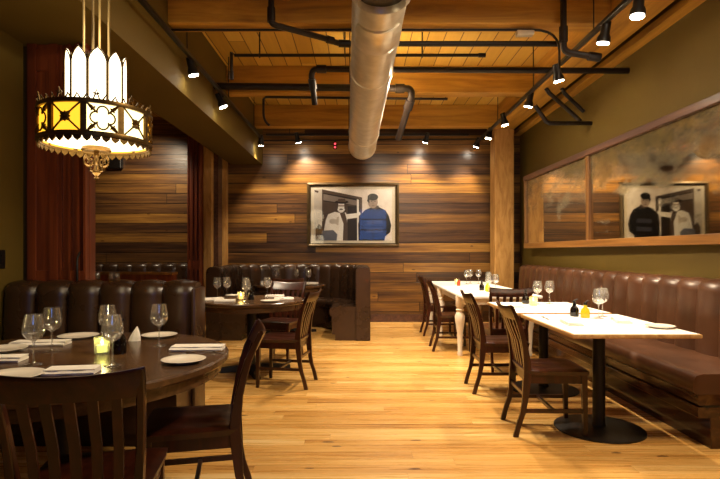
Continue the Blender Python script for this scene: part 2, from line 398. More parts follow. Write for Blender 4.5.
# ------------------------------------------------------------------ framed photograph
def picture():
    t = thing('framed_photograph', 'large framed photograph of two men hanging on the plank wall', 'picture', (-0.125, WY, 1.34))
    W, H = 0.82, 1.145
    bm = bmesh.new()
    prof = [(0.0, 0.0), (0.0, -0.045), (0.03, -0.055), (0.055, -0.03), (0.07, -0.03), (0.07, 0.0)]
    rings = []
    for cx, cz, sx, sz in ((-W, 0, 1, 1), (W, 0, -1, 1), (W, H, -1, -1), (-W, H, 1, -1)):
        rings.append([(cx+sx*d, y, cz+sz*d) for d, y in prof])
    loft(bm, rings, True, False, True)
    obj('frame', bm, M['gold_frame'], t, True, 20)
    obj('mat', bx(-W+0.06, W-0.06, -0.022, -0.004, 0.06, H-0.06), M['mat'], t, False)
    # the print, laid out in its own units (103..560 across, 105..395 down)
    X = lambda u: -W+0.125+(u-103)/(560-103)*(2*W-0.25)
    Z = lambda v: H-0.115-(v-103)/(396-103)*(H-0.23)
    tones = ['#cfc8c0', '#f0e9e4', '#2a211e', '#574840', '#fbf8f4', '#a8968c', '#141216', '#6f7486', '#8a7f78', '#3a3d4c']
    mats = []
    for i, c in enumerate(tones): mats.append(plain('print_tone_%d' % i, c, 0.35, vary=0.10, scale=9, spec=0.4))
    bm = bmesh.new(); lay = [0]
    def poly(pts, mi):
        lay[0] += 1; y = -0.0225-0.0004*lay[0]
        f = bm.faces.new([bm.verts.new((X(u), y, Z(v))) for u, v in pts]); f.material_index = mi
    def ell(u, v, a, b, mi, n=20): poly([(u+a*math.cos(2*PI*i/n), v+b*math.sin(2*PI*i/n)) for i in range(n)], mi)
    poly([(103, 103), (560, 103), (560, 396), (103, 396)], 1)          # pale wall
    poly([(103, 103), (150, 103), (150, 396), (103, 396)], 0)
    poly([(104, 108), (130, 112), (128, 124), (110, 120)], 3)
    poly([(112, 330), (132, 300), (150, 320), (150, 396), (112, 396)], 3)
    poly([(150, 103), (385, 150), (385, 396), (150, 396)], 3)           # door surround
    poly([(158, 124), (372, 160), (372, 396), (158, 396)], 2)
    poly([(158, 130), (355, 168), (355, 196), (158, 166)], 8)
    poly([(158, 172), (345, 196), (345, 396), (158, 396)], 3)
    poly([(300, 200), (346, 200), (346, 396), (300, 396)], 2)
    poly([(354, 160), (366, 163), (366, 396), (356, 396)], 4)
    # man in pale shirt and hat
    poly([(172, 280), (186, 246), (226, 232), (262, 240), (290, 236), (300, 262), (292, 320), (282, 396), (226, 396), (214, 340), (160, 344)], 4)
    poly([(288, 246), (352, 240), (372, 232), (376, 246), (354, 266), (292, 274)], 4)
    poly([(150, 340), (215, 336), (240, 360), (236, 396), (140, 396)], 7)
    poly([(254, 240), (284, 238), (296, 280), (290, 396), (272, 396), (276, 300)], 3)
    ell(214, 286, 22, 15, 0); poly([(226, 300), (238, 262), (250, 258), (246, 310)], 0)
    ell(262, 206, 25, 31, 4); poly([(243, 194), (281, 194), (281, 202), (243, 202)], 5); poly([(252, 217), (262, 213), (272, 217), (271, 221), (253, 221)], 3)
    poly([(236, 178), (246, 178), (243, 214), (234, 224)], 3); poly([(288, 178), (280, 178), (281, 214), (290, 224)], 3)
    ell(266, 176, 40, 10, 2); poly([(240, 176), (246, 158), (284, 158), (292, 176)], 3)
    # man in dark jacket
    poly([(364, 396), (362, 300), (376, 250), (402, 222), (436, 208), (486, 206), (522, 224), (542, 256), (556, 310), (548, 350), (520, 372), (516, 396)], 6)
    poly([(412, 282), (500, 276), (506, 300), (412, 306)], 9); poly([(412, 330), (504, 324), (506, 350), (412, 352)], 9)
    poly([(436, 208), (462, 222), (484, 206), (480, 196), (438, 196)], 3)
    ell(448, 176, 29, 36, 5); ell(448, 148, 31, 20, 6)
    poly([(414, 170), (420, 150), (430, 146), (428, 184)], 6); ell(440, 172, 4, 3, 2); ell(460, 172, 4, 3, 2)
    poly([(441, 196), (457, 196), (455, 199), (443, 199)], 3); poly([(446, 174), (451, 174), (453, 187), (445, 187)], 8)
    obj('print', bm, mats, t, False)
    obj('glazing', bx(-W+0.06, W-0.06, -0.040, -0.037, 0.06, H-0.06), glass('picture_glass', '#ffffff', 0.025, 0.01), t, False)
picture()

# small dark panel on the plank wall of the side room
t = thing('wall_speaker', 'small square dark speaker box on the side room plank wall below the chandelier', 'speaker', (-4.36, WY, 2.84))
obj('housing', bx(-0.13, 0.13, -0.10, 0, -0.11, 0.11, bev=0.012), M['black_metal'], t, False)
bm = bmesh.new()
for i in range(9): add_box(bm, -0.11, 0.11, -0.108, -0.10, -0.092+i*0.021, -0.080+i*0.021)
obj('grille', bm, M['pipe'], t, False)
# light switch
t = thing('light_switch', 'black light switch plate on the olive wall at far left', 'switch', (-2.52, 3.62, 1.20))
obj('plate', bx(0, 0.012, -0.06, 0.06, -0.065, 0.065, bev=0.004), M['black_metal'], t, False)
for s in (-0.025, 0.025): obj('rocker', bx(0.010, 0.020, s-0.014, s+0.014, -0.03, 0.03, bev=0.003), M['pipe'], t, False)

# ------------------------------------------------------------------ mirror on the right wall (leans a touch, hung on a slight angle)
def wall_mirror():
    t = thing('wall_mirror', 'long antique two-pane mirror in a wooden frame above the leather bench', 'mirror', (2.705, 8.50, 1.31))
    t.rotation_euler = (0, math.radians(-0.35), math.radians(1.2))
    L = 5.4; H = 1.17; a = 2.22       # runs along local -Y
    obj('backing', bx(0.012, 0.03, -L, 0, 0, H), M['frame_dark'], t, False)
    obj('mirror_pane', bx(0.004, 0.012, -a, -0.05, 0.08, H-0.06), M['mirror'], t, False)
    obj('mirror_pane', bx(0.004, 0.012, -L+0.06, -a-0.08, 0.08, H-0.06), M['mirror'], t, False)
    obj('bottom_rail', bx(-0.03, 0.012, -L, 0, 0, 0.085, bev=0.006), M['frame_rail'], t, False)
    obj('top_rail', bx(-0.035, 0.012, -L, 0, H-0.075, H, bev=0.008), M['frame_dark'], t, False)
    for y0, y1 in ((-0.06, 0.0), (-a-0.08, -a), (-L, -L+0.07)):
        obj('stile', bx(-0.026, 0.012, y0, y1, 0.086, H-0.076, bev=0.006), M['frame_stile'], t, False)
wall_mirror()

# ------------------------------------------------------------------ ceiling services
def pipe(name, label, cat, path, r, mat=None, fit=(), n=10):
    t = thing(name, label, cat, path[0])
    o = Vector(path[0]); bm = bmesh.new(); tube(bm, [Vector(p)-o for p in path], r, n)
    obj('pipe_run', bm, mat or M['pipe'], t)
    for a, b in fit:
        bm = bmesh.new(); tube(bm, [Vector(a)-o, Vector(b)-o], r*1.35, n); obj('coupling', bm, mat or M['pipe'], t)
    return t
def arc(a, c, b, n=6):
    a, c, b = Vector(a), Vector(c), Vector(b)
    return [tuple((1-s)**2*a+2*s*(1-s)*c+s*s*b) for s in [i/n for i in range(n+1)]]
pipe('electrical_conduit', 'thin dark conduit running along the underside of the nearest ceiling beam', 'conduit',
     [(-1.74, 4.8, 3.30), (1.45, 4.8, 3.30)]+arc((1.6, 4.8, 3.30), (1.84, 4.8, 3.30), (1.84, 4.8, 3.10))+[(1.84, 4.8, 2.85)], 0.011)
tag(obj('junction_box', bx(1.44, 1.60, 4.76, 4.84, 3.245, 3.288, bev=0.01), M['duct'], None, False), 'small grey metal junction box on the thin conduit at right', 'junction box')
z = 3.20
pipe('sprinkler_pipe', 'black pipe dropping from ceiling at left then slanting back toward the duct', 'pipe',
     [(-0.76, 4.45, 3.66)]+[(-0.76, 4.45, 3.27)]+arc((-0.76, 4.45, 3.23), (-0.76, 4.46, z), (-0.70, 4.49, z))+[(-0.28, 4.78, z)]+arc((-0.26, 4.80, z), (-0.23, 4.85, z), (-0.17, 4.87, z))+[(1.86, 4.87, z)],
     0.026, fit=[((-0.76, 4.45, 3.34), (-0.76, 4.45, 3.22)), ((-0.30, 4.765, z), (-0.25, 4.80, z)), ((-0.2, 4.86, z), (-0.1, 4.87, z))])
pipe('sprinkler_pipe', 'upright black pipe in front of right track, with elbow onto slanting branch', 'pipe',
     [(1.78, 4.55, 3.66), (1.78, 4.55, 3.08)]+arc((1.78, 4.55, 3.06), (1.78, 4.55, 3.0), (1.85, 4.55, 2.99))+[(2.10, 4.55, 2.95)], 0.028,
     fit=[((1.78, 4.55, 3.22), (1.78, 4.55, 3.09)), ((2.00, 4.55, 2.965), (2.10, 4.55, 2.95))])
pipe('sprinkler_pipe', 'thin black pipe with hanging stub at its left end, behind the nearest beam', 'pipe',
     [(-1.28, 5.18, 2.98), (-1.28, 5.18, 3.24)]+[(-1.25, 5.18, z+0.01), (1.24, 5.18, z+0.01)], 0.016, fit=[((-1.28, 5.18, 2.97), (-1.28, 5.18, 3.05)), ((1.18, 5.18, z+0.01), (1.25, 5.18, z+0.01))])
pipe('sprinkler_pipe', 'long black pipe from an elbow left of the duct across to the right wall', 'pipe',
     [(-0.50, 5.75, 2.88)]+arc((-0.52, 5.62, 3.12), (-0.53, 5.56, 3.2), (-0.46, 5.54, z))+[(WR, 5.54, z-0.02)], 0.032, fit=[((-0.46, 5.54, z), (-0.36, 5.54, z)), ((-0.52, 5.62, 3.12), (-0.51, 5.67, 3.03))])
pipe('sprinkler_pipe', 'thickest black pipe from the olive soffit ending in a downward elbow right of the duct', 'pipe',
     [(-1.74, 6.2, 3.23), (0.50, 6.2, 3.20)]+arc((0.55, 6.2, 3.20), (0.62, 6.2, 3.2), (0.62, 6.24, 3.13))+[(0.50, 6.75, 2.72)], 0.042, fit=[((0.42, 6.2, 3.2), (0.53, 6.2, 3.2)), ((0.61, 6.29, 3.09), (0.585, 6.39, 3.01))], n=12)
pipe('electrical_conduit', 'thin dark conduit under the second ceiling beam with a curved drop at left', 'conduit',
     arc((-1.20, 6.9, 2.93), (-1.28, 6.9, 2.98), (-1.28, 6.9, 3.1))+[(-1.28, 6.9, 3.28), (-1.25, 6.9, 3.305), (1.16, 6.9, 3.28)], 0.016)
pipe('electrical_conduit', 'thin dark conduit across the top of the back plank wall', 'conduit', [(-1.7, 9.2, 3.22), (2.25, 9.2, 3.25)], 0.014)
pipe('electrical_conduit', 'lower bent conduit from girder to right wall near the far end', 'conduit', [(2.16, 6.42, 3.06), (2.30, 6.42, 2.86), (2.34, 6.42, 2.84), (WR, 6.42, 2.84)], 0.026)
pipe('electrical_conduit', 'slanting conduit between the girder and the right wall, middle of three', 'conduit', [(2.36, 6.6, 3.33), (2.40, 6.6, 3.27), (2.80, 6.6, 2.91)], 0.026)
pipe('electrical_conduit', 'short slanting conduit between the girder and the right wall, rightmost of three', 'conduit', [(2.56, 6.6, 3.33), (2.59, 6.6, 3.27), (2.84, 6.6, 3.03)], 0.024)
for i, (x, y, nm) in enumerate(((-1.0, 5.18, 'leftmost'), (-0.15, 5.18, 'left of the duct'), (0.62, 5.18, 'right of the duct'))):
    bm = bmesh.new(); tube(bm, [(0, 0, 0.03), (0, 0, DECK-z-0.0)], 0.007, 6)
    t = thing('pipe_hanger', 'thin rod hanger holding the thin black pipe, ' + nm, 'hanger', (x, y, z)); obj('rod', bm, M['pipe'], t)
    bm = bmesh.new(); tube(bm, [(0.0, 0.024*math.cos(a*PI/6), 0.01+0.024*math.sin(a*PI/6)) for a in range(13)], 0.005, 6); obj('loop', bm, M['pipe'], t)

def duct():
    y0, y1 = 2.3, 8.0
    t = thing('air_duct', 'silver spiral air duct running under the ceiling', 'duct', (0, 0, 0))
    def cen(y): s = (y-3.4)/(8.0-3.4); return Vector((0.125-0.09*s, y, 2.875+0.0*s))
    def rad(y): s = (y-3.4)/(8.0-3.4); return 0.178+0.027*s
    bm = bmesh.new(); n = 32; rings = []
    for i in range(24):
        y = y0+(y1-y0)*i/23; c = cen(y); r = rad(y)
        rings.append([c+Vector((math.cos(2*PI*j/n)*r, 0, math.sin(2*PI*j/n)*r)) for j in range(n)])
    loft(bm, rings)
    b = obj('duct_tube', bm, M['duct'], t)
    # put the tube's own origin on its axis so the spiral seam follows it
    b.location = (0.08, 0, 2.875)
    for v in b.data.vertices: v.co -= Vector((0.08, 0, 2.875))
    for y in (7.05, 7.93, 4.62):
        bm = bmesh.new(); c = cen(y); r = rad(y)+0.008
        ring = [[c+Vector((math.cos(2*PI*j/n)*q, dy, math.sin(2*PI*j/n)*q)) for j in range(n)] for dy, q in ((-0.035, r-0.01), (-0.03, r), (0.03, r), (0.035, r-0.01))]
        loft(bm, ring, True, False); obj('band', bm, M['duct'], t)
    for y in (5.0, 7.05):
        for s in (-1, 1):
            c = cen(y); bm = bmesh.new(); tube(bm, [(c.x+s*(rad(y)+0.004), y, c.z), (c.x+s*(rad(y)+0.004), y, DECK)], 0.005, 6); obj('hanger_strap', bm, M['pipe'], t)
    # saddle register under the near end
    c = cen(3.55); r = rad(3.55); bm = bmesh.new(); rings = []
    for y in (3.42, 3.47, 3.75, 3.80):
        k = 0.012 if y in (3.42, 3.80) else 0.03
        rings.append([(c.x+math.sin(a)*(r+k), y, c.z-math.cos(a)*(r+k)) for a in [(-0.85+1.7*i/14) for i in range(15)]]+
                     [(c.x+math.sin(a)*(r-0.004), y, c.z-math.cos(a)*(r-0.004)) for a in [(0.85-1.7*i/14) for i in range(15)]])
    loft(bm, rings); obj('register_saddle', bm, M['duct'], t)
    bm = bmesh.new(); lathe(bm, [(0.16, 0.10), (0.16, 0.0), (0.135, -0.02), (0.125, 0.0), (0.125, 0.06)], 28, (c.x, 2.90, c.z-r-0.04)); obj('register_collar', bm, M['duct'], t)
    bm = bmesh.new(); lathe(bm, [(0.0, 0.02), (0.125, 0.02), (0.125, 0.03), (0.0, 0.03)], 28, (c.x, 2.90, c.z-r-0.04)); obj('damper', bm, M['black_metal'], t)
duct()

# ------------------------------------------------------------------ track lighting
def track(label, x, y0, y1, z):
    t = thing('lighting_track', label, 'track', (x, y0, z))
    obj('track_bar', bx(-0.02, 0.02, 0, y1-y0, -0.018, 0.018, bev=0.004), M['black_metal'], t, False)
    k = 0
    y = 0.35
    while y < y1-y0:
        bm = bmesh.new(); tube(bm, [(0, y, 0.018), (0, y, DECK-z)], 0.006, 6); obj('hanger_rod', bm, M['black_metal'], t); y += 1.55
def track_head(label, group, pos, drop, target, power, angle=75, spill=0.0):
    """pos: centre of the lamp face; the stem rises by drop to the track."""
    p = Vector(pos); d = (Vector(target)-p).normalized()
    t = thing('track_light', label, 'spotlight', (p.x, p.y, p.z+drop), 0, group)
    o = Vector((0, 0, -drop))
    bm = bmesh.new(); tube(bm, [(0, 0, 0), tuple(o-d*0.10)], 0.012, 8); obj('stem', bm, M['black_metal'], t)
    bm = bmesh.new()
    tube(bm, [tuple(o-d*0.17), tuple(o-d*0.165), tuple(o-d*0.07), tuple(o-d*0.045), tuple(o-d*0.002)], [0.02, 0.035, 0.038, 0.052, 0.055], 16)
    obj('lamp_housing', bm, M['black_metal'], t)
    bm = bmesh.new(); tube(bm, [tuple(o), tuple(o+d*0.006)], 0.046, 16); obj('lamp_lens', bm, M['lamp_face'], t)
    light('SPOT', 'track_spot', p+d*0.03, power, size=0.04, target=target, angle=angle, blend=0.8)
track('long black lighting track hung along the right side girder', 2.0, 1.0, 9.1, 3.13)
track('black lighting track hung along the olive soffit at left', -1.63, 3.0, 8.7, 3.13)
RT = [(3.75, 2.95, 'nearest of the seven', (1.75, 3.7, 0.7)), (4.28, 2.97, 'second nearest', (1.75, 4.7, 0.7)), (5.23, 2.97, 'third from the camera', (2.5, 5.4, 0.8)),
      (6.19, 2.98, 'fourth from the camera', (1.6, 6.6, 0.7)), (7.17, 3.0, 'fifth from the camera', (2.5, 7.2, 0.8)), (8.1, 3.02, 'second from the far end', (1.5, 8.2, 0.7)), (8.97, 3.06, 'farthest, by the timber post', (1.6, 9.3, 1.6))]
for y, z, nm, tg in RT:
    track_head('small black spotlight on the right hand track, ' + nm, 'spotlights on the right track', (2.0, y, z), 3.108-z, tg, 85)
LT = [(5.1, 2.985, 'nearest and leftmost', (-1.15, 5.5, 0.75)), (6.2, 2.98, 'middle one', (-0.4, 6.6, 0)), (8.55, 3.01, 'farthest, by the plank wall', (-1.75, 9.2, 1.5))]
for y, z, nm, tg in LT:
    track_head('small black spotlight on the track by the left soffit, ' + nm, 'spotlights on the left track', (-1.63, y, z), 3.108-z, tg, 85)
# wall washers near the back wall
track_x = thing('lighting_track', 'short black track across the room in front of the plank wall', 'track', (-1.6, 8.86, 3.25))
obj('track_bar', bx(0, 3.45, -0.02, 0.02, -0.018, 0.018, bev=0.004), M['black_metal'], track_x, False)
for x in (0.4, 1.8, 3.3):
    bm = bmesh.new(); tube(bm, [(x, 0, 0.018), (x, 0, DECK-3.25)], 0.006, 6); obj('hanger_rod', bm, M['black_metal'], track_x)
for x, nm in ((-1.05, 'left of the duct'), (1.11, 'right of the duct')):
    track_head('tiny spotlight washing the plank wall above the framed photograph, ' + nm, 'spotlights washing the plank wall', (x, 8.86, 3.12), 0.112, (x*0.8, WY, 2.2), 95, 95)
t = thing('exit_indicator', 'tiny pair of red indicator lamps at the top of the plank wall', 'indicator', (-0.44, 9.2, 3.13))
obj('housing', bx(-0.03, 0.03, -0.02, 0.02, -0.06, 0.06, bev=0.005), M['black_metal'], t, False)
obj('bracket', bx(-0.008, 0.008, -0.008, 0.008, 0.055, 0.085), M['black_metal'], t, False)
for q in (-0.03, 0.03):
    bm = bmesh.new(); tube(bm, [(0, -0.02, q), (0, -0.03, q)], 0.016, 12); obj('lamp_lens', bm, M['red_led'], t)

# ------------------------------------------------------------------ chandelier
def chandelier():
    cx, cy = -1.318, 2.60
    t = thing('chandelier', 'round brass and lit glass chandelier with gothic arched crown', 'chandelier', (cx, cy, 1.78))
    R = 0.252; H = 0.17; N = 10; off = math.radians(-96)+math.asin(0)      # a panel faces the camera
    base = math.atan2(-cy, -cx)
    def P(a, r, z): return (r*math.cos(a), r*math.sin(a), z)
    # hoops
    for z0, z1, nm in ((0.0, 0.022, 'lower_hoop'), (H-0.02, H, 'upper_hoop')):
        bm = bmesh.new(); lathe(bm, [(R-0.006, z0), (R+0.008, z0), (R+0.010, (z0+z1)/2), (R+0.008, z1), (R-0.006, z1), (R-0.006, z0)], 60); obj(nm, bm, M['brass'], t)
    for i in range(N):
        a0 = base+math.radians(6)+2*PI*(i-0.5)/N; a1 = a0+2*PI/N
        # upright band between panels
        bm = bmesh.new(); m = 0.05
        loft(bm, [[P(a, R-0.006, 0.02), P(a, R+0.006, 0.02), P(a, R+0.006, H-0.018), P(a, R-0.006, H-0.018)] for a in (a0-m, a0-m/2, a0, a0+m/2, a0+m)]); obj('upright_band', bm, M['brass'], t)
        # pane
        bm = bmesh.new(); k = 8
        loft(bm, [[P(a, R-0.012, 0.01), P(a, R-0.006, 0.01), P(a, R-0.006, H-0.01), P(a, R-0.012, H-0.01)] for a in [a0+m+(a1-a0-2*m)*j/k for j in range(k+1)]])
        obj('glass_pane', bm, M['panel_cream'] if i in (0, 1) else M['panel_amber'], t)
        # tracery
        bm = bmesh.new(); ac = (a0+a1)/2; hw = (a1-a0)/2-m; zc = H/2; hh = H/2-0.02
        def Q(u, v): return P(ac+u*hw, R+0.003, zc+v*hh)
        if i % 2:
            tube(bm, [Q(-1+2*s/8, -1+2*s/8) for s in range(9)], 0.0042, 6); tube(bm, [Q(-1+2*s/8, 1-2*s/8) for s in range(9)], 0.0042, 6)
            for q in range(8):
                an = q*PI/4; ln = 0.5 if q % 2 else 0.36
                tube(bm, [Q(0, 0), Q(math.cos(an)*ln*0.6, math.sin(an)*ln*0.6), Q(math.cos(an)*ln, math.sin(an)*ln)], [0.006, 0.009, 0.003], 6)
        else:
            for sx, sz in ((-1, 0), (1, 0), (0, -1), (0, 1)):
                tube(bm, [Q(sx*0.42+0.36*math.cos(an), sz*0.42+0.40*math.sin(an)) for an in [math.atan2(sz, sx)+(-1.9+3.8*s/12) for s in range(13)]], 0.0042, 6)
            for sx in (-1, 1):
                for sz in (-1, 1):
                    tube(bm, [Q(sx*0.98, sz*0.98), Q(sx*0.7, sz*0.7), Q(sx*0.4, sz*0.4)], [0.004, 0.010, 0.003], 6)
                    tube(bm, [Q(sx*0.75, sz*0.45), Q(sx*0.62, sz*0.62), Q(sx*0.45, sz*0.75)], [0.003, 0.006, 0.003], 6)
        obj('tracery', bm, M['brass'], t)
    # scalloped fringe, lower and crest
    bm = bmesh.new(); ns = 40
    for i in range(ns):
        a = 2*PI*i/ns; da = PI/ns
        pts = [P(a-da, R+0.004, 0.004), P(a-da*0.8, R+0.004, -0.012), P(a, R+0.004, -0.026), P(a+da*0.8, R+0.004, -0.012), P(a+da, R+0.004, 0.004)]
        ins = [P(a-da, R-0.002, 0.004), P(a-da*0.8, R-0.002, -0.012), P(a, R-0.002, -0.026), P(a+da*0.8, R-0.002, -0.012), P(a+da, R-0.002, 0.004)]
        loft(bm, [pts, ins])
    obj('scalloped_fringe', bm, M['brass'], t, False)
    bm = bmesh.new()
    for i in range(40):
        a = base+2*PI*i/40; h = 0.045 if i % 4 == 0 else 0.022
        tube(bm, [P(a-0.05, R, H), P(a-0.02, R, H+h*0.5), P(a, R+0.004, H+h), P(a+0.02, R, H+h*0.5), P(a+0.05, R, H)], 0.0035, 5)
        if i % 4 == 0:
            tube(bm, [P(a-0.05, R+0.003, H+0.028), P(a, R+0.003, H+0.02), P(a+0.05, R+0.003, H+0.028)], 0.004, 5)
    obj('crest_filigree', bm, M['brass'], t)
    # bottom diffuser of milk glass
    bm = bmesh.new(); lathe(bm, [(0.0, 0.004), (R-0.014, 0.018), (R-0.014, 0.024), (0.0, 0.010)], 48); obj('bottom_diffuser', bm, M['panel_white'], t)
    # crown of pointed panes
    Rc = 0.137; z0 = H-0.005; zt = 0.388
    for i in range(N):
        a = base+math.radians(2)+2*PI*i/N; hw = PI/N*0.92
        out = [(-1, 0), (1, 0), (1, 0.78), (0.84, 0.86), (0.48, 0.94), (0, 1.0), (-0.48, 0.94), (-0.84, 0.86), (-1, 0.78)]
        pt = lambda u, v, r: P(a+u*hw, r, z0+v*(zt+0.06-z0))
        bm = bmesh.new(); fr = [bm.verts.new(pt(u, v, Rc)) for u, v in out]; bk = [bm.verts.new(pt(u, v, Rc-0.006)) for u, v in out]
        bm.faces.new(fr); bm.faces.new(bk[::-1])
        for j in range(len(out)): bm.faces.new((fr[j], fr[(j+1) % 9], bk[(j+1) % 9], bk[j]))
        obj('crown_pane', bm, M['panel_white'], t, False)
        bm = bmesh.new(); tube(bm, [pt(u, v, Rc+0.001) for u, v in out[1:]]+[pt(-1, 0, Rc+0.001)], 0.0035, 5)
        aa = a+PI/N; tube(bm, [P(aa, Rc, z0), P(aa, Rc, z0+0.15), P(aa, Rc, zt+0.01)], [0.007, 0.006, 0.005], 6); tube(bm, [P(aa, Rc, zt), P(aa, Rc, zt+0.01), P(aa, Rc, zt+0.035)], [0.004, 0.010, 0.002], 6)
        obj('crown_mullion', bm, M['brass'], t)
    # rods to the ceiling
    for i in range(4):
        a = math.radians(12)+i*PI/2; bm = bmesh.new(); tube(bm, [P(a, 0.058, 0.30), P(a, 0.058, DECK-1.78-0.02)], 0.0055, 8); obj('suspension_rod', bm, M['rod'], t)
    bm = bmesh.new(); lathe(bm, [(0.0, 0.30), (0.10, 0.30), (0.10, 0.31), (0.0, 0.32)], 24); obj('rod_plate', bm, M['brass'], t)
    bm = bmesh.new(); lathe(bm, [(0.0, 0.0), (0.05, 0.0), (0.085, 0.03), (0.09, 0.045), (0.0, 0.045)], 24, (0, 0, DECK-1.78-0.045)); obj('ceiling_canopy', bm, M['brass_light'], t)
    # finial
    bm = bmesh.new(); lathe(bm, [(0.0, -0.01), (0.065, -0.008), (0.07, -0.022), (0.062, -0.03), (0.05, -0.024), (0.012, -0.026), (0.012, -0.11), (0.02, -0.125), (0.02, -0.135), (0.006, -0.15), (0.013, -0.162), (0.0, -0.175)], 20); fo = obj('finial', bm, M['brass_light'], t)
    for i in range(6):
        a = base+i*PI/3; bm = bmesh.new(); pts = []
        for s in range(22):
            th = -PI/2+s*(2.6*PI)/21; rr = 0.032*(1-0.75*s/21)
            pts.append(P(a, 0.036+rr*math.cos(th), -0.078-rr*math.sin(th)))
        tube(bm, [P(a, 0.012, -0.13), P(a, 0.03, -0.125)]+pts, 0.0034, 6); obj('scroll', bm, M['brass_light'], fo)
    light('POINT', 'chandelier_bulb', (cx, cy, 1.62), 7, color=(1.0, 0.80, 0.50), size=0.22)
    light('POINT', 'chandelier_bulb', (cx, cy, 2.34), 6, color=(1.0, 0.80, 0.50), size=0.22)
chandelier()

# ------------------------------------------------------------------ upholstered seating
def path_frames(pts, step):
    """Evenly resample a plan polyline; gives (s, point, inward normal) with the inside on the left."""
    P = [Vector((p[0], p[1], 0)) for p in pts]; L = [0.0]
    for a, b in zip(P, P[1:]): L.append(L[-1]+(b-a).length)
    n = max(2, int(round(L[-1]/step))); out = []
    def at(s):
        s = min(max(s, 0), L[-1])
        for i in range(len(P)-1):
            if s <= L[i+1]+1e-9: return P[i].lerp(P[i+1], (s-L[i])/(L[i+1]-L[i]))
        return P[-1]
    for i in range(n+1):
        s = L[-1]*i/n; d = (at(s+0.04)-at(s-0.04)).normalized(); out.append((s, at(s), Vector((-d.y, d.x, 0))))
    return out, L[-1]
def booth(root, pts, mat, ch=0.26, th=0.16, z0=0.30, z1=1.045, seat_d=0.45, seat_z=0.475, bulge=0.045, base_mat=None, tiers=False, o=(0, 0)):
    F, L = path_frames(pts, ch/8); nch = max(1, round(L/ch)); cw = L/nch
    V3 = lambda p, n, d, z: (p.x+n.x*d-o[0], p.y+n.y*d-o[1], z)
    # one child per upholstered channel
    per = [[] for _ in range(nch)]
    for c in range(nch):
        bm = bmesh.new(); rings = []; K = 10
        for j in range(K+1):
            s = (c+j/K)*cw; i = s/L*(len(F)-1); i0 = min(int(i), len(F)-2); f = i-i0
            p = F[i0][1].lerp(F[i0+1][1], f); n = F[i0][2].lerp(F[i0+1][2], f).normalized()
            b = bulge*math.sin(PI*(0.03+0.94*j/K))**0.55; q = 0.022*math.sin(PI*(0.03+0.94*j/K))**0.5
            zt = z1-0.022+q
            rings.append([V3(p, n, 0.0, z0), V3(p, n, 0.0, zt-0.03), V3(p, n, 0.02, zt-0.008), V3(p, n, th*0.5, zt+0.002), V3(p, n, th*0.5+(th*0.5+b)*0.6, zt-0.008),
                          V3(p, n, th+b*0.9, zt-0.045), V3(p, n, th+b, zt-0.10), V3(p, n, th+b+0.012, (zt+seat_z)/2), V3(p, n, th+b+0.02, seat_z), V3(p, n, th+b, z0)])
        loft(bm, rings); obj('back_channel', bm, mat, root, True, 50)
    d0, d1 = th*0.7, th+seat_d
    def sweep(prof, name, m, ang=40):
        bm = bmesh.new(); G = F[::2] if (len(F) % 2) else F
        loft(bm, [[V3(p, n, d, z) for d, z in prof] for s, p, n in G]); return obj(name, bm, m, root, True, ang)
    st = seat_z
    sweep([(d0, st-0.13), (d0, st-0.005), (th+0.1, st), (d1-0.06, st), (d1-0.02, st-0.012), (d1, st-0.045), (d1, st-0.10), (d1-0.02, st-0.13)], 'seat_cushion', mat, 60)
    bmt = base_mat or mat
    if tiers:
        sweep([(0.0, 0.275), (0.0, 0.344), (d1-0.035, 0.344), (d1-0.03, 0.338), (d1-0.03, 0.281), (d1-0.035, 0.275)], 'front_board', bmt, 30)
        sweep([(0.0, 0.262), (0.0, 0.276), (d1-0.06, 0.276), (d1-0.06, 0.262)], 'groove', M['black_metal'], 30)
        sweep([(0.0, 0.195), (0.0, 0.263), (d1-0.035, 0.263), (d1-0.03, 0.257), (d1-0.03, 0.201), (d1-0.035, 0.195)], 'front_board', bmt, 30)
        sweep([(0.0, 0.0), (0.0, 0.195), (d1-0.11, 0.195), (d1-0.11, 0.0)], 'toe_kick', bmt, 30)
        sweep([(0.0, 0.195), (0.0, 0.3), (th, 0.3), (th, 0.195)], 'back_board', bmt, 30)
    else:
        sweep([(0.0, 0.0), (0.0, z0), (d0+0.02, z0), (d0+0.02, st-0.13), (d1-0.03, st-0.13), (d1-0.035, 0.09), (d1-0.08, 0.09), (d1-0.08, 0.0)], 'base', bmt, 30)
# long bench on the right wall; its path runs so that the room is on its left
t = thing('banquette_bench', 'long brown leather channel-back bench along the right wall under the mirror', 'bench', (2.6, 6.0, 0))
booth(t, [(2.845, 3.30), (2.845, 8.68)], M['leather'], 0.27, 0.17, 0.30, 1.045, 0.56, 0.475, 0.04, M['bench_wood'], True, (2.6, 6.0))
# left booth behind the big round table
t = thing('banquette_booth', 'dark leather channel-back booth behind the big round table at left', 'booth', (-1.9, 3.6, 0))
booth(t, [(-1.165, 3.82), (-2.50, 3.82)], M['leather_dark'], 0.236, 0.15, 0.30, 1.05, 0.40, 0.475, 0.06, None, False, (-1.9, 3.6))
obj('end_panel', bx(0.735, 0.765, -0.02, 0.22, 0, 1.0, bev=0.012), M['leather_dark'], t)
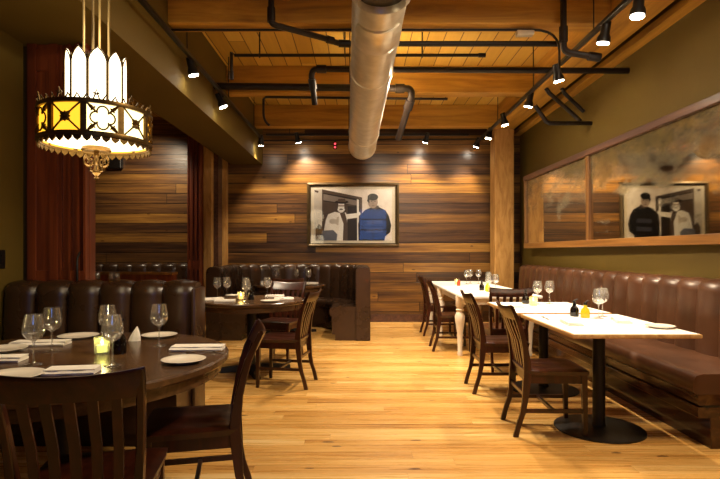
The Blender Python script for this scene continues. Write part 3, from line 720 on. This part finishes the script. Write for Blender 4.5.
# horseshoe booth under the photograph
ux, uy, ur = -1.01, 8.08, 1.15
U = [(ux+ur, 7.34), (ux+ur, 7.7)]+[(ux+ur*math.cos(PI*i/28), uy+(ur-0.04)*math.sin(PI*i/28)) for i in range(29)]+[(ux-ur, 7.7), (ux-ur, 7.34)]
t = thing('banquette_booth', 'curved horseshoe dark leather booth under the framed photograph', 'booth', (ux, uy, 0))
booth(t, U, M['leather_dark'], 0.24, 0.15, 0.30, 1.045, 0.42, 0.475, 0.035, None, False, (ux, uy))
for s in (1, -1):
    bm = bmesh.new(); x1 = s*(ur+0.006); x0 = s*(ur-0.20)
    prof = [(x0, 0.0), (x1, 0.0), (x1, 0.98), (x1-s*0.015, 1.015), (x1-s*0.05, 1.035), (x0+s*0.05, 1.035), (x0+s*0.015, 1.015), (x0, 0.98)]
    prism(bm, prof, 0.05, 'y', 7.30-uy); bmesh.ops.bevel(bm, geom=bm.edges[:], offset=0.012, segments=2, affect='EDGES')
    obj('end_panel', bm, M['leather_dark'], t)
# two seats in the side room seen over the left booth
t = thing('banquette_booth', 'dark leather booth along the side room plank wall, seen over the near booth', 'booth', (-3.9, 8.9, 0))
booth(t, [(-2.95, 9.2), (-5.0, 9.2)], M['leather_dark'], 0.27, 0.15, 0.30, 1.06, 0.42, 0.475, 0.04, None, False, (-3.9, 8.9))
t = thing('booth_divider', 'low curved wood-capped booth back in the side room', 'divider', (-3.3, 7.6, 0))
arcp = [(-2.62+0.0, 7.45)]+[(-2.62-0.15*i, 7.45+0.10*math.sin(i/11*PI)) for i in range(1, 12)]
booth_pts = arcp
F, L = path_frames(booth_pts, 0.05)
bm = bmesh.new(); loft(bm, [[(p.x+3.3, p.y-7.6, 0.0), (p.x+n.x*0.12+3.3, p.y+n.y*0.12-7.6, 0.0), (p.x+n.x*0.12+3.3, p.y+n.y*0.12-7.6, 0.93), (p.x+3.3, p.y-7.6, 0.93)] for s, p, n in F]); obj('back_panel', bm, M['redwood'], t)
bm = bmesh.new(); loft(bm, [[(p.x-n.x*0.02+3.3, p.y-n.y*0.02-7.6, 0.93), (p.x+n.x*0.14+3.3, p.y+n.y*0.14-7.6, 0.93), (p.x+n.x*0.14+3.3, p.y+n.y*0.14-7.6, 0.965), (p.x-n.x*0.02+3.3, p.y-n.y*0.02-7.6, 0.965)] for s, p, n in F]); obj('cap_rail', bm, M['frame_rail'], t)

# ------------------------------------------------------------------ chairs
def post_y(z):     # profile of the rear post seen from the side
    K = [(0.0, -0.275), (0.22, -0.215), (0.45, -0.195), (0.62, -0.215), (0.76, -0.255), (0.90, -0.315)]
    for (a, ya), (b, yb) in zip(K, K[1:]):
        if z <= b: f = (z-a)/(b-a); f = f*f*(3-2*f)*0.5+f*0.5; return ya+(yb-ya)*f
    return K[-1][1]
def post_x(z): return 0.185+max(0, z-0.45)*0.06
def bow(u): return -0.028*(1-u*u)
def make_chair(label, loc, rz, group):
    t = thing('dining_chair', label, 'chair', loc, rz, group)
    # saddled seat
    bm = bmesh.new(); n = 14; top = []; bot = []
    for i in range(n+1):
        rt = []; rb = []
        for j in range(n+1):
            u = -1+2*i/n; v = -1+2*j/n
            x = u*0.222*(0.93+0.07*(v+1)/2)*(1-0.035*abs(v)**6); y = v*0.215*(1-0.05*abs(u)**6)+0.0
            dip = 0.013*math.exp(-((abs(u)-0.42)**2*9+(v+0.15)**2*3.2)) ; edge = 0.012*(max(abs(u), abs(v))**10)
            rt.append((x, y, 0.462-dip-edge)); rb.append((x*0.97, y*0.97, 0.422))
        top.append(rt); bot.append(rb)
    T = [[bm.verts.new(p) for p in r] for r in top]; B = [[bm.verts.new(p) for p in r] for r in bot]
    for i in range(n):
        for j in range(n):
            bm.faces.new((T[i][j], T[i+1][j], T[i+1][j+1], T[i][j+1])); bm.faces.new((B[i][j], B[i][j+1], B[i+1][j+1], B[i+1][j]))
    for k in range(n):
        for a, b in (((k, 0), (k+1, 0)), ((k+1, n), (k, n)), ((0, k+1), (0, k)), ((n, k), (n, k+1))):
            bm.faces.new((T[a[0]][a[1]], T[b[0]][b[1]], B[b[0]][b[1]], B[a[0]][a[1]]))
    obj('seat', bm, M['chair'], t, True, 50)
    bm = bmesh.new(); add_box(bm, -0.17, 0.17, 0.155, 0.175, 0.365, 0.424); add_box(bm, -0.17, 0.17, -0.20, -0.18, 0.365, 0.424)
    for s in (-1, 1): add_box(bm, s*0.185-0.01, s*0.185+0.01, -0.18, 0.17, 0.365, 0.424)
    obj('apron', bm, M['chair'], t, False)
    for s in (-1, 1):
        bm = bmesh.new(); zs = [0, 0.08, 0.16, 0.24, 0.32, 0.40, 0.45, 0.52, 0.60, 0.68, 0.76, 0.84, 0.885]
        rings = []
        for z in zs:
            y = post_y(z); x = s*post_x(z); hx = 0.0135; hy = 0.017+0.010*math.exp(-((z-0.42)/0.14)**2)-0.004*(z > 0.8)
            rings.append([(x-hx, y-hy, z), (x+hx, y-hy, z), (x+hx, y+hy, z), (x-hx, y+hy, z)])
        loft(bm, rings); bmesh.ops.bevel(bm, geom=[e for e in bm.edges if abs((e.verts[0].co-e.verts[1].co).normalized().z) > 0.5], offset=0.004, segments=1, affect='EDGES')
        obj('back_post', bm, M['chair'], t, True, 30)
        bm = bmesh.new(); rings = []
        for z, q in ((0, 0.0135), (0.2, 0.016), (0.425, 0.019)):
            y = 0.178+0.01*(1-z/0.425); rings.append([(s*0.185-q, y-q, z), (s*0.185+q, y-q, z), (s*0.185+q, y+q, z), (s*0.185-q, y+q, z)])
        loft(bm, rings); bmesh.ops.bevel(bm, geom=[e for e in bm.edges if abs((e.verts[0].co-e.verts[1].co).normalized().z) > 0.5], offset=0.003, segments=1, affect='EDGES')
        obj('leg', bm, M['chair'], t, True, 30)
        bm = bmesh.new(); add_box(bm, s*0.185-0.009, s*0.185+0.009, -0.225, 0.18, 0.165, 0.19); obj('stretcher', bm, M['chair'], t, False)
    bm = bmesh.new(); add_box(bm, -0.18, 0.18, -0.03, -0.01, 0.167, 0.188); obj('stretcher', bm, M['chair'], t, False)
    bm = bmesh.new(); add_box(bm, -0.18, 0.18, -0.22, -0.205, 0.27, 0.295); obj('stretcher', bm, M['chair'], t, False)
    # bowed crest rail
    bm = bmesh.new(); rings = []
    for i in range(17):
        u = -1+2*i/16; r = []
        zt = 0.875+0.018*abs(u)**2.0; zb = 0.792-0.004*(1-u*u)
        for z, d in ((zb, -0.011), (zb, 0.011), (zt-0.012, 0.011), (zt, 0.004), (zt, -0.004), (zt-0.012, -0.011)):
            r.append((u*(post_x(z)+0.0135), post_y(z)+bow(u)+d, z))
        rings.append(r)
    loft(bm, rings); obj('crest_rail', bm, M['chair'], t, True, 40)
    for i in range(5):
        u = -0.66+0.33*i; bm = bmesh.new(); rings = []
        for z in (0.45, 0.54, 0.63, 0.72, 0.80):
            x = u*post_x(z); y = post_y(z)+bow(u)*min(1, (z-0.40)/0.4); hw = 0.0165-0.0025*abs(u)
            rings.append([(x-hw, y-0.0055, z), (x+hw, y-0.0055, z), (x+hw, y+0.0055, z), (x-hw, y+0.0055, z)])
        loft(bm, rings); obj('slat', bm, M['chair'], t, True, 30)
    return t
def face(dx, dy): return math.atan2(dy, dx)-PI/2
cg = 'dark slat-back dining chairs'
ch0 = make_chair('dark slat-back chair nearest the camera, seen from behind, at the left table', (-0.955, 1.885, 0), face(-0.2, 0.98), cg)
def chair(x, y, dx, dy, label): return dup(ch0, (x, y, 0), face(dx, dy), label)
chair(-0.80, 2.50, -0.96, -0.22, 'dark slat-back chair turned sideways at the right edge of the big left table')
chair(-0.73, 4.95, -0.98, 0.16, 'dark slat-back chair side-on at the right of the middle round table')
chair(-0.95, 6.10, -0.25, -0.97, 'dark slat-back chair behind the middle round table, facing the camera')
chair(-1.00, 7.50, 0.0, 1.0, 'dark slat-back chair drawn up to the small round table inside the horseshoe booth')
chair(1.335, 3.69, 1, -0.04, 'dark slat-back chair at the nearest white table on the right')
chair(1.28, 4.76, 1, 0.0, 'dark slat-back chair at the second white table on the right')
chair(1.55, 5.62, 0, 1.0, 'dark slat-back chair seen from behind at the near end of the long white table')
chair(1.20, 6.72, 1, -0.02, 'dark slat-back chair at the left side of the long white table, nearer of two')
chair(1.22, 7.92, 1, 0.02, 'dark slat-back chair at the left side of the long white table, by the plank wall')

# ------------------------------------------------------------------ tables
def disc(r, h, bev=0.008):
    bm = bmesh.new(); lathe(bm, [(0, 0), (r-bev, 0), (r, bev), (r, h-bev), (r-bev, h), (0, h)], 64); return bm
def round_table(label, x, y, r, cross=True):
    t = thing('round_table', label, 'table', (x, y, 0))
    o = obj('tabletop', disc(r, 0.038), M['table_dark'], t); o.location = (0, 0, 0.712)
    bm = bmesh.new(); lathe(bm, [(r*0.93, 0.66), (r*0.955, 0.66), (r*0.955, 0.713), (r*0.93, 0.713), (r*0.93, 0.66)], 64); obj('apron', bm, M['table_dark'], t)
    bm = bmesh.new(); lathe(bm, [(0, 0.03), (0.06, 0.03), (0.06, 0.06), (0.045, 0.09), (0.045, 0.66), (0.15, 0.68), (0.15, 0.714), (0, 0.714)], 20); obj('pedestal', bm, M['black_metal'], t)
    for k in range(4):
        a = k*PI/2+0.35; bm = bmesh.new(); L = min(0.42, r*0.75)
        loft(bm, [[Vector((math.cos(a)*d-math.sin(a)*w2, math.sin(a)*d+math.cos(a)*w2, zz)) for w2, zz in ((-ww, 0.0), (ww, 0.0), (ww*0.8, hh), (-ww*0.8, hh))] for d, ww, hh in ((0.0, 0.045, 0.075), (L*0.6, 0.04, 0.055), (L, 0.032, 0.035))])
        obj('foot', bm, M['black_metal'], t)
    return t
round_table('big dark round wooden table set with wine glasses at left', -1.42, 2.48, 0.77)
round_table('dark round wooden table in the middle, in front of the horseshoe booth', -1.15, 5.5, 0.55)
round_table('small dark round table set inside the horseshoe booth', -1.09, 8.05, 0.56)
round_table('small dark round table in the side room, beyond the red door panels', -3.40, 6.85, 0.42)
def white_table(label, x0, x1, y0, y1):
    cx, cy = (x0+x1)/2, (y0+y1)/2
    t = thing('dining_table', label, 'table', (cx, cy, 0), 0, 'white-topped pedestal tables')
    a, b = (x1-x0)/2, (y1-y0)/2
    obj('tabletop', bx(-a, a, -b, b, 0.722, 0.748, bev=0.006), M['edge_wood'], t)
    obj('top_surface', bx(-a+0.012, a-0.012, -b+0.012, b-0.012, 0.744, 0.750, bev=0.002), M['white_top'], t)
    bm = bmesh.new(); lathe(bm, [(0, 0.015), (0.05, 0.02), (0.042, 0.05), (0.042, 0.71), (0.0, 0.71)], 20); obj('pedestal', bm, M['black_metal'], t)
    bm = bmesh.new(); add_box(bm, -0.3, 0.3, -0.03, 0.03, 0.70, 0.722); add_box(bm, -0.03, 0.03, -0.34, 0.34, 0.70, 0.722); obj('spider', bm, M['black_metal'], t, False)
    bm = bmesh.new(); lathe(bm, [(0, 0), (0.30, 0), (0.30, 0.010), (0.27, 0.017), (0.06, 0.03), (0, 0.03)], 48); obj('base_disc', bm, M['black_metal'], t)
    return t
white_table('nearest white-topped table with a black round base on the right', 1.295, 2.085, 3.16, 4.20)
white_table('second white-topped table on the right, just behind the nearest one', 1.27, 2.08, 4.29, 5.20)
def long_table():
    t = thing('dining_table', 'long white table with turned white legs at the far right', 'table', (1.625, 7.45, 0))
    obj('tabletop', bx(-0.46, 0.46, -1.52, 1.48, 0.718, 0.75, bev=0.006), M['white_top'], t)
    bm = bmesh.new()
    for s in (-1, 1): add_box(bm, s*0.40-0.012, s*0.40+0.012, -1.42, 1.38, 0.64, 0.719)
    for s in (-1.42, 1.38): add_box(bm, -0.40, 0.40, s-0.012, s+0.012, 0.64, 0.719)
    obj('apron', bm, M['paint_white'], t, False)
    for y in (-1.18, 0.32, 1.36):
        for s in (-1, 1):
            bm = bmesh.new()
            lathe(bm, [(0, 0), (0.028, 0), (0.034, 0.03), (0.026, 0.06), (0.036, 0.28), (0.058, 0.42), (0.062, 0.48), (0.04, 0.53), (0.05, 0.555), (0.036, 0.575), (0.052, 0.60), (0.052, 0.72), (0, 0.72)], 16, (s*0.42, y, 0)); obj('leg', bm, M['paint_white'], t)
long_table()

# ------------------------------------------------------------------ table ware
TZ = 0.750; TW = 0.750
def glass_proto(label, loc, group):
    t = thing('wine_glass', label, 'wine glass', loc, 0, group)
    bm = bmesh.new(); lathe(bm, [(0, 0.004), (0.010, 0.004), (0.034, 0.001), (0.036, 0.0), (0.036, 0.0015), (0.012, 0.007), (0.0045, 0.014)], 24); obj('foot', bm, M['glass'], t)
    bm = bmesh.new(); lathe(bm, [(0.0045, 0.013), (0.0038, 0.05), (0.0042, 0.095), (0.008, 0.106)], 12); obj('stem', bm, M['glass'], t)
    bm = bmesh.new(); lathe(bm, [(0.0, 0.104), (0.010, 0.106), (0.030, 0.118), (0.043, 0.138), (0.046, 0.155), (0.042, 0.185), (0.034, 0.222), (0.0328, 0.222), (0.0405, 0.185), (0.0445, 0.155), (0.0415, 0.140), (0.029, 0.121), (0.0, 0.110)], 28); obj('bowl', bm, M['glass'], t)
    return t
GL = [(-1.45, 2.31, 'big left table, nearest the left edge of the photo'), (-1.54, 2.60, 'big left table, standing behind the leftmost glass'), (-1.32, 2.72, 'big left table, hidden partly behind the glass by the candle'),
      (-1.09, 2.29, 'big left table, in front of the green candle glass'), (-1.07, 2.77, 'big left table, alone beside the folded napkin at its right'),
      (-1.56, 5.68, 'middle round table, leftmost'), (-1.47, 5.74, 'middle round table, second from left'), (-1.24, 5.66, 'middle round table, behind the candle'), (-1.15, 5.26, 'middle round table, in front of the dark cruet'), (-1.02, 5.72, 'middle round table, rightmost'),
      (-1.30, 8.12, 'booth table under the photograph, leftmost'), (-1.00, 8.18, 'booth table under the photograph, middle'), (-0.80, 8.12, 'booth table under the photograph, rightmost'),
      (-3.52, 6.95, 'side room table, leftmost, seen over the near booth'), (-3.36, 7.05, 'side room table, middle, seen over the near booth'), (-3.22, 6.88, 'side room table, rightmost, seen over the near booth'),
      (1.80, 3.92, 'nearest white table, front one of the pair'), (1.88, 4.03, 'nearest white table, rear one of the pair'),
      (1.70, 4.98, 'second white table, left one of the pair'), (1.83, 5.02, 'second white table, right one of the pair'),
      (1.66, 8.10, 'long white table, far left of the cluster'), (1.76, 8.30, 'long white table, behind the oil bottles to the left'), (1.86, 8.15, 'long white table, by the candle at the far end'),
      (1.61, 6.50, 'long white table, left one of the near pair'), (1.71, 6.56, 'long white table, right one of the near pair'), (1.78, 7.2, 'long white table, behind the oil bottle')]
g0 = None
for x, y, nm in GL:
    lb = 'empty wine glass on the ' + nm
    if g0 is None: g0 = glass_proto(lb, (x, y, TZ), 'wine glasses set on the tables')
    else: dup(g0, (x, y, TZ), 0, lb)
def plate(label, x, y, r):
    t = obj('plate', (lambda b: (lathe(b, [(0, 0.004), (r*0.55, 0.004), (r*0.6, 0.0), (r*0.64, 0.003), (r*0.98, 0.014), (r, 0.016), (r*0.97, 0.017), (r*0.68, 0.009), (r*0.62, 0.007), (0, 0.007)], 40), b)[1])(bmesh.new()), M['ceramic'])
    t.location = (x, y, TZ+0.001); tag(t, label, 'plate', 'white plates')
plate('white side plate on the big left table near the booth, behind the lone wine glass', -1.18, 3.06, 0.10)
plate('white plate at the right edge of the big left table, in front of the napkin', -0.80, 2.36, 0.098)
plate('white plate on the big left table between the wine glasses and the booth', -1.64, 3.03, 0.11)
plate('cream plate at the near left of the big left table', -1.38, 2.06, 0.12)
plate('white plate at the left edge of the photo on the big left table', -1.80, 2.62, 0.11)
plate('white plate on the middle round table behind the left napkins', -1.42, 5.88, 0.10)
plate('white plate on the middle round table, right side', -0.90, 5.22, 0.10)
plate('white side plate at the right end of the nearest white table', 1.98, 3.43, 0.09)
plate('white plate on the right of the booth table under the photograph', -0.74, 7.92, 0.11)
def napkin(label, x, y, rz, L=0.26, W=0.10, H=0.017):
    t = thing('napkin', label, 'napkin', (x, y, TZ+0.001), rz, 'folded white napkins')
    bm = bmesh.new(); rings = []
    for i in range(9):
        u = -1+2*i/8; wv = 0.003*math.sin(i*1.7+x*9)
        rings.append([(u*L/2, -W/2+wv, 0.0), (u*L/2, -W/2-0.002, H*0.5), (u*L/2, -W/2+0.012, H+wv), (u*L/2, 0, H*1.08-wv), (u*L/2, W/2-0.010, H*0.9), (u*L/2, W/2, H*0.4), (u*L/2, W/2-0.003, 0.0)])
    loft(bm, rings); obj('cloth', bm, M['linen'], t, True, 50)
    bm = bmesh.new(); add_box(bm, -L/2+0.004, L/2+0.002, -W/2+0.01, W/2-0.004, H*1.08, H*1.08+0.003); obj('top_fold', bm, M['linen'], t)
    return t
napkin('folded white napkin at the right edge of the big left table', -0.83, 2.66, 0.05)
napkin('rolled white napkin behind the leftmost wine glasses on the big left table', -1.72, 2.80, 0.1, 0.28)
napkin('white napkin at the left edge of the photo, nearest on the big left table', -1.68, 2.38, 0.15)
napkin('white napkin by the candle on the big left table, behind the near chair back', -1.19, 2.15, 0.15, 0.2)
napkin('white napkin at the left edge of the middle round table', -1.53, 5.42, 0.5, 0.2, 0.12)
napkin('white napkin near the front left of the middle round table', -1.36, 5.24, 0.1, 0.2, 0.1)
napkin('white napkin behind the cruet on the middle round table', -0.95, 5.80, 0.0, 0.2)
napkin('white napkin at the right edge of the middle round table', -0.80, 5.46, 0.25, 0.2, 0.11)
napkin('white napkin at the left of the booth table under the photograph', -1.42, 7.95, 0.3, 0.2, 0.14, 0.05)
napkin('white napkin at the right of the booth table under the photograph', -0.77, 8.22, -0.2, 0.2, 0.12)
napkin('white napkin at the front left of the nearest white table', 1.47, 3.62, 1.45, 0.24, 0.10, 0.014)
napkin('white napkin at the front right of the nearest white table', 1.88, 3.75, 1.3, 0.24, 0.10, 0.014)
napkin('white napkin at the left of the second white table', 1.42, 4.75, 1.5, 0.24, 0.10, 0.014)
napkin('white napkin at the right of the second white table beside the bench', 1.95, 4.55, 1.5, 0.22, 0.10, 0.014)
# standing folded napkin
bm = bmesh.new(); lathe(bm, [(0.035, 0.0), (0.03, 0.025), (0.017, 0.055), (0.003, 0.08), (0.0, 0.081)], 7)
for v in bm.verts: v.co.y *= 0.6; v.co.x += v.co.z*0.18
o = obj('napkin', bm, M['linen'], None, False); o.location = (-1.27, 2.93, TZ); tag(o, 'white napkin folded into a standing peak on the big left table', 'napkin')
def fork(label, x, y, rz):
    bm = bmesh.new()
    tube(bm, [(0, 0, 0.004), (0.08, 0, 0.006), (0.125, 0, 0.004), (0.14, 0, 0.003)], [0.005, 0.003, 0.003, 0.008], 6)
    for s in (-0.009, -0.003, 0.003, 0.009): tube(bm, [(0.138, s*0.8, 0.003), (0.16, s, 0.005), (0.185, s, 0.007)], 0.0016, 5)
    o = obj('fork', bm, M['steel']); o.location = (x, y, TZ+0.001); o.rotation_euler = (0, 0, rz); tag(o, label, 'fork')
fork('steel fork beside the napkin at the right edge of the big left table', -0.86, 2.57, 0.08)
fork('steel fork at the left end of the nearest white table', 1.38, 3.80, 1.5)
def candle(label, x, y, mat):
    t = thing('candle_holder', label, 'candle holder', (x, y, TZ))
    bm = bmesh.new(); lathe(bm, [(0, 0.0), (0.030, 0.0), (0.034, 0.006), (0.037, 0.075), (0.038, 0.085), (0.0355, 0.085), (0.033, 0.012), (0.0, 0.010)], 24); obj('glass_cup', bm, mat, t)
    bm = bmesh.new(); lathe(bm, [(0, 0.011), (0.024, 0.011), (0.024, 0.045), (0.0, 0.043)], 20); obj('candle', bm, M['wax'], t)
    bm = bmesh.new(); lathe(bm, [(0, 0.043), (0.006, 0.05), (0.007, 0.058), (0.003, 0.07), (0, 0.076)], 10); obj('flame', bm, M['flame'], t)
    light('POINT', 'candle_glow', (x, y, TZ+0.10), 0.35, color=(1, 0.78, 0.36), size=0.02)
candle('green glass tea light holder on the big left table, candle lit', -1.265, 2.55, M['green_glass'])
candle('amber glass tea light holder on the middle round table, candle lit', -1.24, 5.42, M['amber_glass'])
candle('pale glass tea light holder on the second white table, beside two wine glasses', 1.62, 4.86, M['amber_glass'])
candle('pale glass tea light holder at the far left of the long white table', 1.50, 8.05, M['amber_glass'])
def cruet(label, x, y, mat, fill=None, h=0.13):
    t = thing('cruet_bottle', label, 'bottle', (x, y, TZ))
    s = h/0.13
    bm = bmesh.new(); lathe(bm, [(0, 0), (0.030, 0), (0.033, 0.006*s), (0.033, 0.05*s), (0.028, 0.072*s), (0.015, 0.088*s), (0.012, 0.105*s), (0.015, 0.11*s), (0, 0.112*s)], 20); obj('body', bm, mat, t)
    bm = bmesh.new(); lathe(bm, [(0, 0.110*s), (0.012, 0.110*s), (0.013, 0.13*s), (0.005, 0.135*s), (0, 0.136*s)], 12); tube(bm, [(0, 0, 0.130*s), (0.012, 0, 0.142*s), (0.026, 0, 0.146*s)], 0.004, 6); obj('spout', bm, M['black_metal'], t)
cruet('dark oil cruet beside the green candle on the big left table', -1.185, 2.56, M['black_glass'], h=0.15)
cruet('dark oil cruet beside the candle on the middle round table', -1.14, 5.44, M['black_glass'])
cruet('dark vinegar bottle on the nearest white table', 1.67, 4.05, M['black_glass'], h=0.12)
cruet('yellow oil bottle on the nearest white table', 1.715, 3.96, M['oil'], h=0.115)
cruet('dark vinegar bottle on the second white table', 1.60, 5.02, M['black_glass'])
cruet('dark vinegar bottle on the long white table', 1.58, 6.75, M['black_glass'])
cruet('yellow oil bottle on the long white table', 1.62, 6.60, M['oil'])
# red pepper shakers
def shaker(label, x, y):
    t = thing('spice_shaker', label, 'shaker', (x, y, TZ))
    bm = bmesh.new(); lathe(bm, [(0, 0), (0.026, 0), (0.026, 0.06), (0.022, 0.085), (0, 0.085)], 16); obj('jar', bm, M['red'], t)
    bm = bmesh.new(); lathe(bm, [(0, 0.084), (0.024, 0.084), (0.024, 0.098), (0.014, 0.108), (0, 0.109)], 16); obj('lid', bm, M['steel'], t)
shaker('red spice shaker at the far left of the long white table', 1.46, 7.7)
